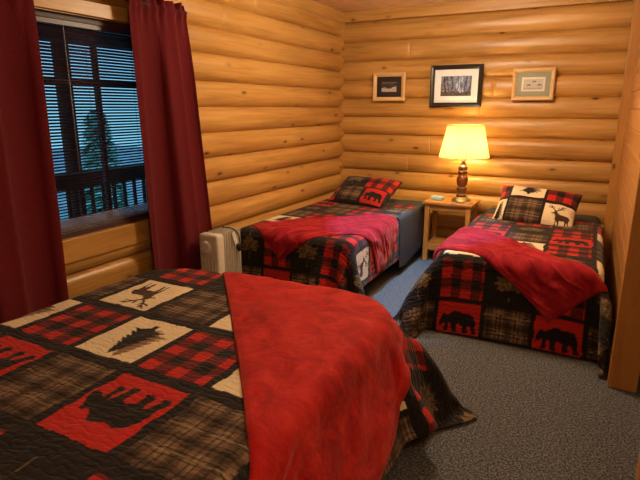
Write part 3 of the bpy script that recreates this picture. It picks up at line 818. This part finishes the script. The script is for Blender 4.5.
# ------------------------------------------------------------------ pillows
def pillow(W_, H_, T_, colfn, loc, rot, label):
    n, m = 110, 80
    a = np.linspace(-1, 1, n)[None, :]; b = np.linspace(-1, 1, m)[:, None]
    edge = np.clip((1-np.abs(a)**3.2)*(1-np.abs(b)**3.2), 0, 1)**.5
    pinch = 1-.07*(np.abs(b)**2)*(1-np.abs(a)**2)-.0
    x = a*W_/2*(1-.05*(1-b**2)*np.abs(a)**4); y = b*H_/2*(1-.06*(1-a**2)*np.abs(b)**4)
    wob = bumpy(m, n, 6, 8, 3)*.008
    o = empty('pillow', loc, label, 'pillow', 'patchwork pillows'); o.rotation_euler = rot
    U, Vv = np.meshgrid(np.linspace(-W_/2, W_/2, n), np.linspace(-H_/2, H_/2, m))
    col = np.concatenate([colfn(U, Vv), np.ones((m, n, 1))], -1); fl = np.stack([U, Vv, 0*U], -1)
    for sg, nm in ((1, 'front'), (-1, 'back')):
        z = sg*(T_/2*edge+.003)+wob*edge
        P = np.stack([x+0*b, y+0*a, z], -1)
        grid_mesh(nm, P, M['quilt'], o, {'col': col, 'flat': fl}, flip=sg < 0)
    return o
def patch_fn(cells):
    """cells: list of (u0, u1, v0, v1, kind)"""
    def f(U, Vv):
        C = np.empty(U.shape+(3,)); C[:] = BLACK
        for (u0, u1, v0, v1, k) in cells:
            m = (U > u0) & (U < u1) & (Vv > v0) & (Vv < v1)
            if m.any(): C[m] = block_color(k, (U[m]-u0)/(u1-u0), (Vv[m]-v0)/(v1-v0), U[m]-u0, Vv[m]-v0, np.zeros(m.sum()))
        return C
    return f
pr = patch_fn([(-.34, -.235, .03, .25, 'plaid'), (-.34, -.235, -.25, .0, 'tree'), (-.215, .055, .045, .23, 'tree'), (-.215, .055, -.22, .02, 'brown'),
               (.08, .32, .03, .24, 'plaid'), (.08, .33, -.22, .005, 'deer')])
pillow(.66, .41, .20, pr, (-.385, 4.77, .65), (R(44), R(3), R(-4)), 'patchwork pillow with deer block on the right twin bed')
plf = patch_fn([(-.28, .0, .0, .21, 'leaf'), (-.20, .04, -.20, -.02, 'brown'), (.03, .33, .0, .23, 'plaid'), (.07, .31, -.21, -.02, 'bear'), (-.34, -.24, -.21, -.03, 'bear')])
pillow(.66, .46, .16, plf, (-2.03, 4.87, .655), (R(30), 0, R(-10)), 'patchwork pillow with maple leaf block on the left twin bed')
# plain grey pillow under each patchwork one

# ------------------------------------------------------------------ nightstand, lamp, small box
ns = empty('nightstand', (-1.195, 5.14, 0), 'small square pine nightstand between the two twin beds', 'nightstand')
MB().box((0, 0, .588), (.48, .40, .024), .006, 3).build('top', M['stand'], ns)
for sx in (-1, 1):
    for sy in (-1, 1):
        MB().box((sx*.20, sy*.155, .288), (.044, .044, .576), .003).build('leg', M['standz'], ns)
MB().box((0, -.155, .545), (.36, .02, .06), .002).build('apron', M['stand'], ns)
MB().box((0, .155, .545), (.36, .02, .06), .002).build('apron', M['stand'], ns)
for sx in (-1, 1):
    MB().box((sx*.20, 0, .545), (.02, .27, .06), .002).build('apron', M['stand'], ns)
MB().box((0, 0, .165), (.40, .33, .018), .003).build('shelf', M['stand'], ns)
MB().box((0, -.155, .135), (.36, .02, .045), .002).build('shelf_rail', M['stand'], ns)
for sx in (-1, 1):
    MB().box((sx*.20, 0, .13), (.02, .27, .04), .002).build('shelf_rail', M['stand'], ns)

lx, ly, lz = -1.11, 5.15, .601
lamp = empty('table_lamp', (lx, ly, lz), 'lit table lamp with turned wooden stem and pleated cream shade on nightstand', 'lamp')
MB().lathe_solid([(.092, 0), (.095, .006), (.09, .014), (.072, .026), (.058, .034), (.05, .042)], 40).build('base', M['pewter'], lamp, True, angle=35)
stem = [(.046, .042), (.048, .05), (.046, .058), (.032, .066), (.040, .09), (.047, .105), (.047, .125), (.034, .14), (.046, .158), (.056, .20), (.055, .225), (.042, .25),
        (.034, .262), (.046, .274), (.046, .288), (.036, .298), (.043, .315), (.044, .332), (.032, .345), (.026, .36)]
stm = MB().lathe_solid(stem, 36).build('stem', M['turned'], lamp, True, angle=50)
for zz, rr in ((.128, .0485), (.262, .038), (.290, .047), (.334, .0455), (.06, .047)):
    MB().lathe_solid([(rr-.004, zz), (rr, zz+.003), (rr, zz+.009), (rr-.004, zz+.012)], 32).build('ring', M['pewter'], stm, True, angle=35)
MB().lathe_solid([(.018, .36), (.022, .37), (.022, .40), (.014, .41), (.012, .47)], 20).build('socket', M['pewter'], lamp, True, angle=40)
def pleat(r, z, i, n): return r+(.008 if i % 2 else -.008)
sh = MB(); sh.lathe([(.232, .425), (.218, .485), (.188, .61), (.164, .728)], 84, fn=pleat)
sho = sh.build('lamp_shade', M['shade'], lamp, False)
for zz, rr in ((.425, .234), (.728, .166)):
    t = MB(); t.lathe([(rr-.004, -.006), (rr+.004, -.006), (rr+.004, .006), (rr-.004, .006), (rr-.004, -.006)], 72, (0, 0, zz)); t.build('shade_trim', M['shade'], sho, True, angle=40)
hp = MB()
for a in (0, PI/2, PI): hp.tube([(0, 0, .715), (.16*math.cos(a), .16*math.sin(a), .722)], .002, 6)
hp.tube([(0, 0, .47), (0, 0, .73)], .003, 6)
hp.build('shade_support', M['pewter'], sho, True)
bulb = MB(); bulb.lathe_solid([(.013, .47), (.016, .49), (.030, .53), (.033, .555), (.026, .58), (.010, .592)], 20)
bm_, bnt, bb = new_mat('lit_bulb'); sset(bb, 'Emission Color', (1, .70, .34, 1)); sset(bb, 'Emission Strength', 250)
bulb.build('bulb', bm_, lamp, True)
cp = smooth_path([(.09, -.02, .006), (.13, -.12, .004), (-.02, -.20, .004), (-.05, -.222, -.02), (-.045, -.224, -.10)], 6)
MB().tube(cp, .003, 6).build('lamp_cord', M['grey_cord'], lamp, True)

bx = empty('tissue_pack', (-1.33, 5.10, .6005), 'small pale blue packet on nightstand left of lamp', 'packet')
MB().box((0, 0, .02), (.12, .075, .038), .008, 3).build('wrapper', M['paleblue'], bx, True)
MB().box((.0, 0, .04), (.075, .012, .006), .002).build('opening', M['white_plastic'], bx)

# ------------------------------------------------------------------ heater
hx, hy = -2.275, 2.85
ht = empty('oil_heater', (hx, hy, 0), 'cream oil-filled radiator heater on floor by the left log wall', 'heater')
def fin(y, w=.145, zt=.595, th=.016):
    mb = MB(); mb.box((0, y, (zt+.09)/2), (w, th, zt-.09), .0075, 3); return mb
ht.scale = (1.0, 1.0, 1.10)
for k in range(7): fin(-.045+k*.0285, .15, th=.0125).build('fin', M['cream_metal'], ht, True)
for zz in (.16, .53): MB().box((0, .05, zz), (.03, .24, .05), .01).build('oil_tube', M['cream_dark'], ht)
MB().box((0, .045, .345), (.112, .18, .46)).build('fin_gap_shade', M['cream_dark'], ht)  # dark block added inside the fins, stands for the shade in their gaps
cbx = MB().box((0, -.105, .345), (.165, .085, .50), .02, 3).build('control_box', M['cream_metal'], ht, True)
gv = MB()
for k in range(5): gv.box((-.056+k*.028, -.150, .30), (.010, .006, .28), .002)
gv.build('grille', M['cream_metal'], cbx)
kn = MB(); kn.lathe_solid([(.041, 0), (.041, .012), (.036, .02)], 32)
ko = kn.build('knob', M['white_plastic'], cbx, True, angle=40); ko.location = (-.012, -.148, .515); ko.rotation_euler = (R(90), 0, 0)
for y in (-.09, .13):
    ft = MB(); ft.box((0, y, .075), (.22, .04, .03), .006); fo = ft.build('foot', M['cream_dark'], ht)
    for sx in (-1, 1):
        w_ = MB(); w_.lathe_solid([(.03, -.011), (.03, .011)], 20)
        wo = w_.build('wheel', M['black_rubber'], fo, True, angle=40); wo.location = (sx*.09, y, .0305); wo.rotation_euler = (0, R(90), 0)
cp = smooth_path([(-.02, .06, .60), (.01, .02, .615), (.06, .05, .605), (.085, .09, .56), (.088, .10, .50)], 8)
pcd = MB().tube(cp, .004, 8).build('power_cord', M['black_rubber'], ht, True)
tg = MB(); tg.box((0, 0, 0), (.004, .035, .085), .001); to = tg.build('warning_tag', M['white_plastic'], pcd); to.location = (.086, .045, .545); to.rotation_euler = (R(22), 0, 0)
pg = MB(); pg.box((0, 0, 0), (.025, .03, .045), .005); po = pg.build('plug', M['black_rubber'], pcd); po.location = (.092, .085, .475); po.rotation_euler = (R(28), 0, 0)

# ------------------------------------------------------------------ framed pictures
def art(kind, nu, nv):
    s, t = np.meshgrid(np.linspace(0, 1, nu), np.linspace(0, 1, nv)); C = np.empty((nv, nu, 3))
    b1 = bumpy(nv, nu, 10, 12, 71); b2 = bumpy(nv, nu, 22, 26, 72)
    if kind == 'snow':
        C[:] = (.05, .042, .04); C[t > .86] = (.13, .12, .11)
        snow = t < .42+.14*np.sin(s*9)*s+.1*b1
        C[snow] = np.array((.62, .58, .5))*(.75+.25*b2[snow])[:, None]
        C[poly_in((s-.18)/.6, (t-.26)/.5, DEER[:28])] = (.03, .025, .025)
        C[poly_in((s-.12)/.5, (t-.22)/.62, BEAR)] = (.035, .03, .028)
    elif kind == 'forest':
        C[:] = np.array((.20, .24, .36)); C += (b1*.08+b2*.13)[..., None]*np.array((.8, .9, 1.2))
        fall = np.abs(s-.62-.05*np.sin(t*9)) < .05+.05*(1-t); C[fall] = (.45, .56, .80)
        for k in range(15):
            x0 = rng.uniform(0, 1); w = rng.uniform(.006, .02)
            C[(np.abs(s-x0-.03*np.sin(t*5+k)) < w) & (t > .15)] *= .35
        brown = (b2+(.5-s)*1.2+(.4-t) > .35); C[brown] = C[brown]*.5+np.array((.10, .06, .045))
        rock = (t < .2+.08*b1); C[rock] = np.array((.09, .075, .07))*(1+.6*b2[rock])[:, None]
    else:
        C[:] = np.array((.50, .50, .46)); C += (b1*.04+b2*.03)[..., None]
        for (x0, y0, f) in ((.15, .28, 1), (.42, .62, 1), (.70, .28, 1)):
            xs = (s-x0)/.24; ys = (t-y0)/.30
            C[poly_in(xs, ys, BEAR)] = (.14, .14, .15)
        C[t < .16] *= .75
    C = np.clip(C, .004, .9); return np.concatenate([C, np.ones((nv, nu, 1))], -1)
def picture(x0, x1, z0, z1, fw, fmat, mats, kind, label, y=5.373):
    w, h = x1-x0, z1-z0
    o = empty('framed_picture', ((x0+x1)/2, y, z0), label, 'picture', 'framed pictures on the back wall')
    # mitred moulding with a raised profile
    prof = [(0, 0), (0, -.022), (.25, -.030), (.6, -.026), (.85, -.018), (1, -.014), (1, 0)]
    mb = MB(); rings = []
    for (a, d) in prof:
        q = a*fw
        rings.append([mb.bm.verts.new(p) for p in ((-w/2+q, d, q), (w/2-q, d, q), (w/2-q, d, h-q), (-w/2+q, d, h-q))])
    for A, B in zip(rings, rings[1:]+rings[:1]):
        for i in range(4): mb.bm.faces.new((A[i], A[(i+1) % 4], B[(i+1) % 4], B[i]))
    mb.build('frame', fmat, o)
    d = -.006
    for (mt, a) in mats[:-1]:
        MB().box((0, d, h/2), (w-2*a+.008, .004, h-2*a+.008)).build('mat_board', mt, o); d -= .0025
    a = mats[-1][1]; nu, nv = 90, 70
    X, Z = np.meshgrid(np.linspace(-w/2+a, w/2-a, nu), np.linspace(a, h-a, nv))
    grid_mesh('print', np.stack([X, 0*X+d-.0005, Z], -1), M['print'], o, {'col': art(kind, nu, nv)})
    return o
picture(-2.155, -1.80, 1.56, 1.848, .042, M['oakframe'], [(M['dark_mat'], .042), (None, .095)], 'snow', 'small light wood frame with snowy scene in dark mat, leftmost picture')
picture(-1.535, -1.025, 1.50, 1.90, .042, M['blackframe'], [(M['white_mat'], .042), (None, .105)], 'forest', 'large black frame with forest waterfall print above the lamp')
picture(-.75, -.385, 1.56, 1.848, .036, M['oakframe'], [(M['green_mat'], .036), (M['cream_mat'], .085), (None, .098)], 'herd', 'light wood frame with sage mat and three animals, rightmost picture')

# ------------------------------------------------------------------ lights
def light(name, kind, loc, energy, col, size=.1, **kw):
    l = bpy.data.lights.new(name, kind); l.energy = energy; l.color = col
    if kind == 'AREA': l.size = size
    else: l.shadow_soft_size = size
    for k, v in kw.items(): setattr(l, k, v)
    o = bpy.data.objects.new(name, l); COL.objects.link(o); o.location = loc; return o
WARM = (1, .735, .43); COOL = (.18, .53, 1)
light('ceiling_cool_light', 'POINT', (-1.15, 3.9, 2.38), 11, (.45, .70, 1), .06)
light('ceiling_lamp_light', 'POINT', (-.95, 3.5, 2.25), 80, WARM, .20)
light('entry_lamp_light', 'POINT', (.35, .2, 2.2), 40, WARM, .25)
sp = light('downlight', 'SPOT', (-1.2, 3.95, 2.44), 300, COOL, .05, spot_size=R(46), spot_blend=.3)
sp.rotation_euler = (R(2), 0, 0)

vs_ = S.view_settings; S.display_settings.display_device = 'sRGB'
vs_.view_transform = 'Standard'; vs_.look = 'None'; vs_.gamma = 1; vs_.use_curve_mapping = False
vs_.exposure = .15
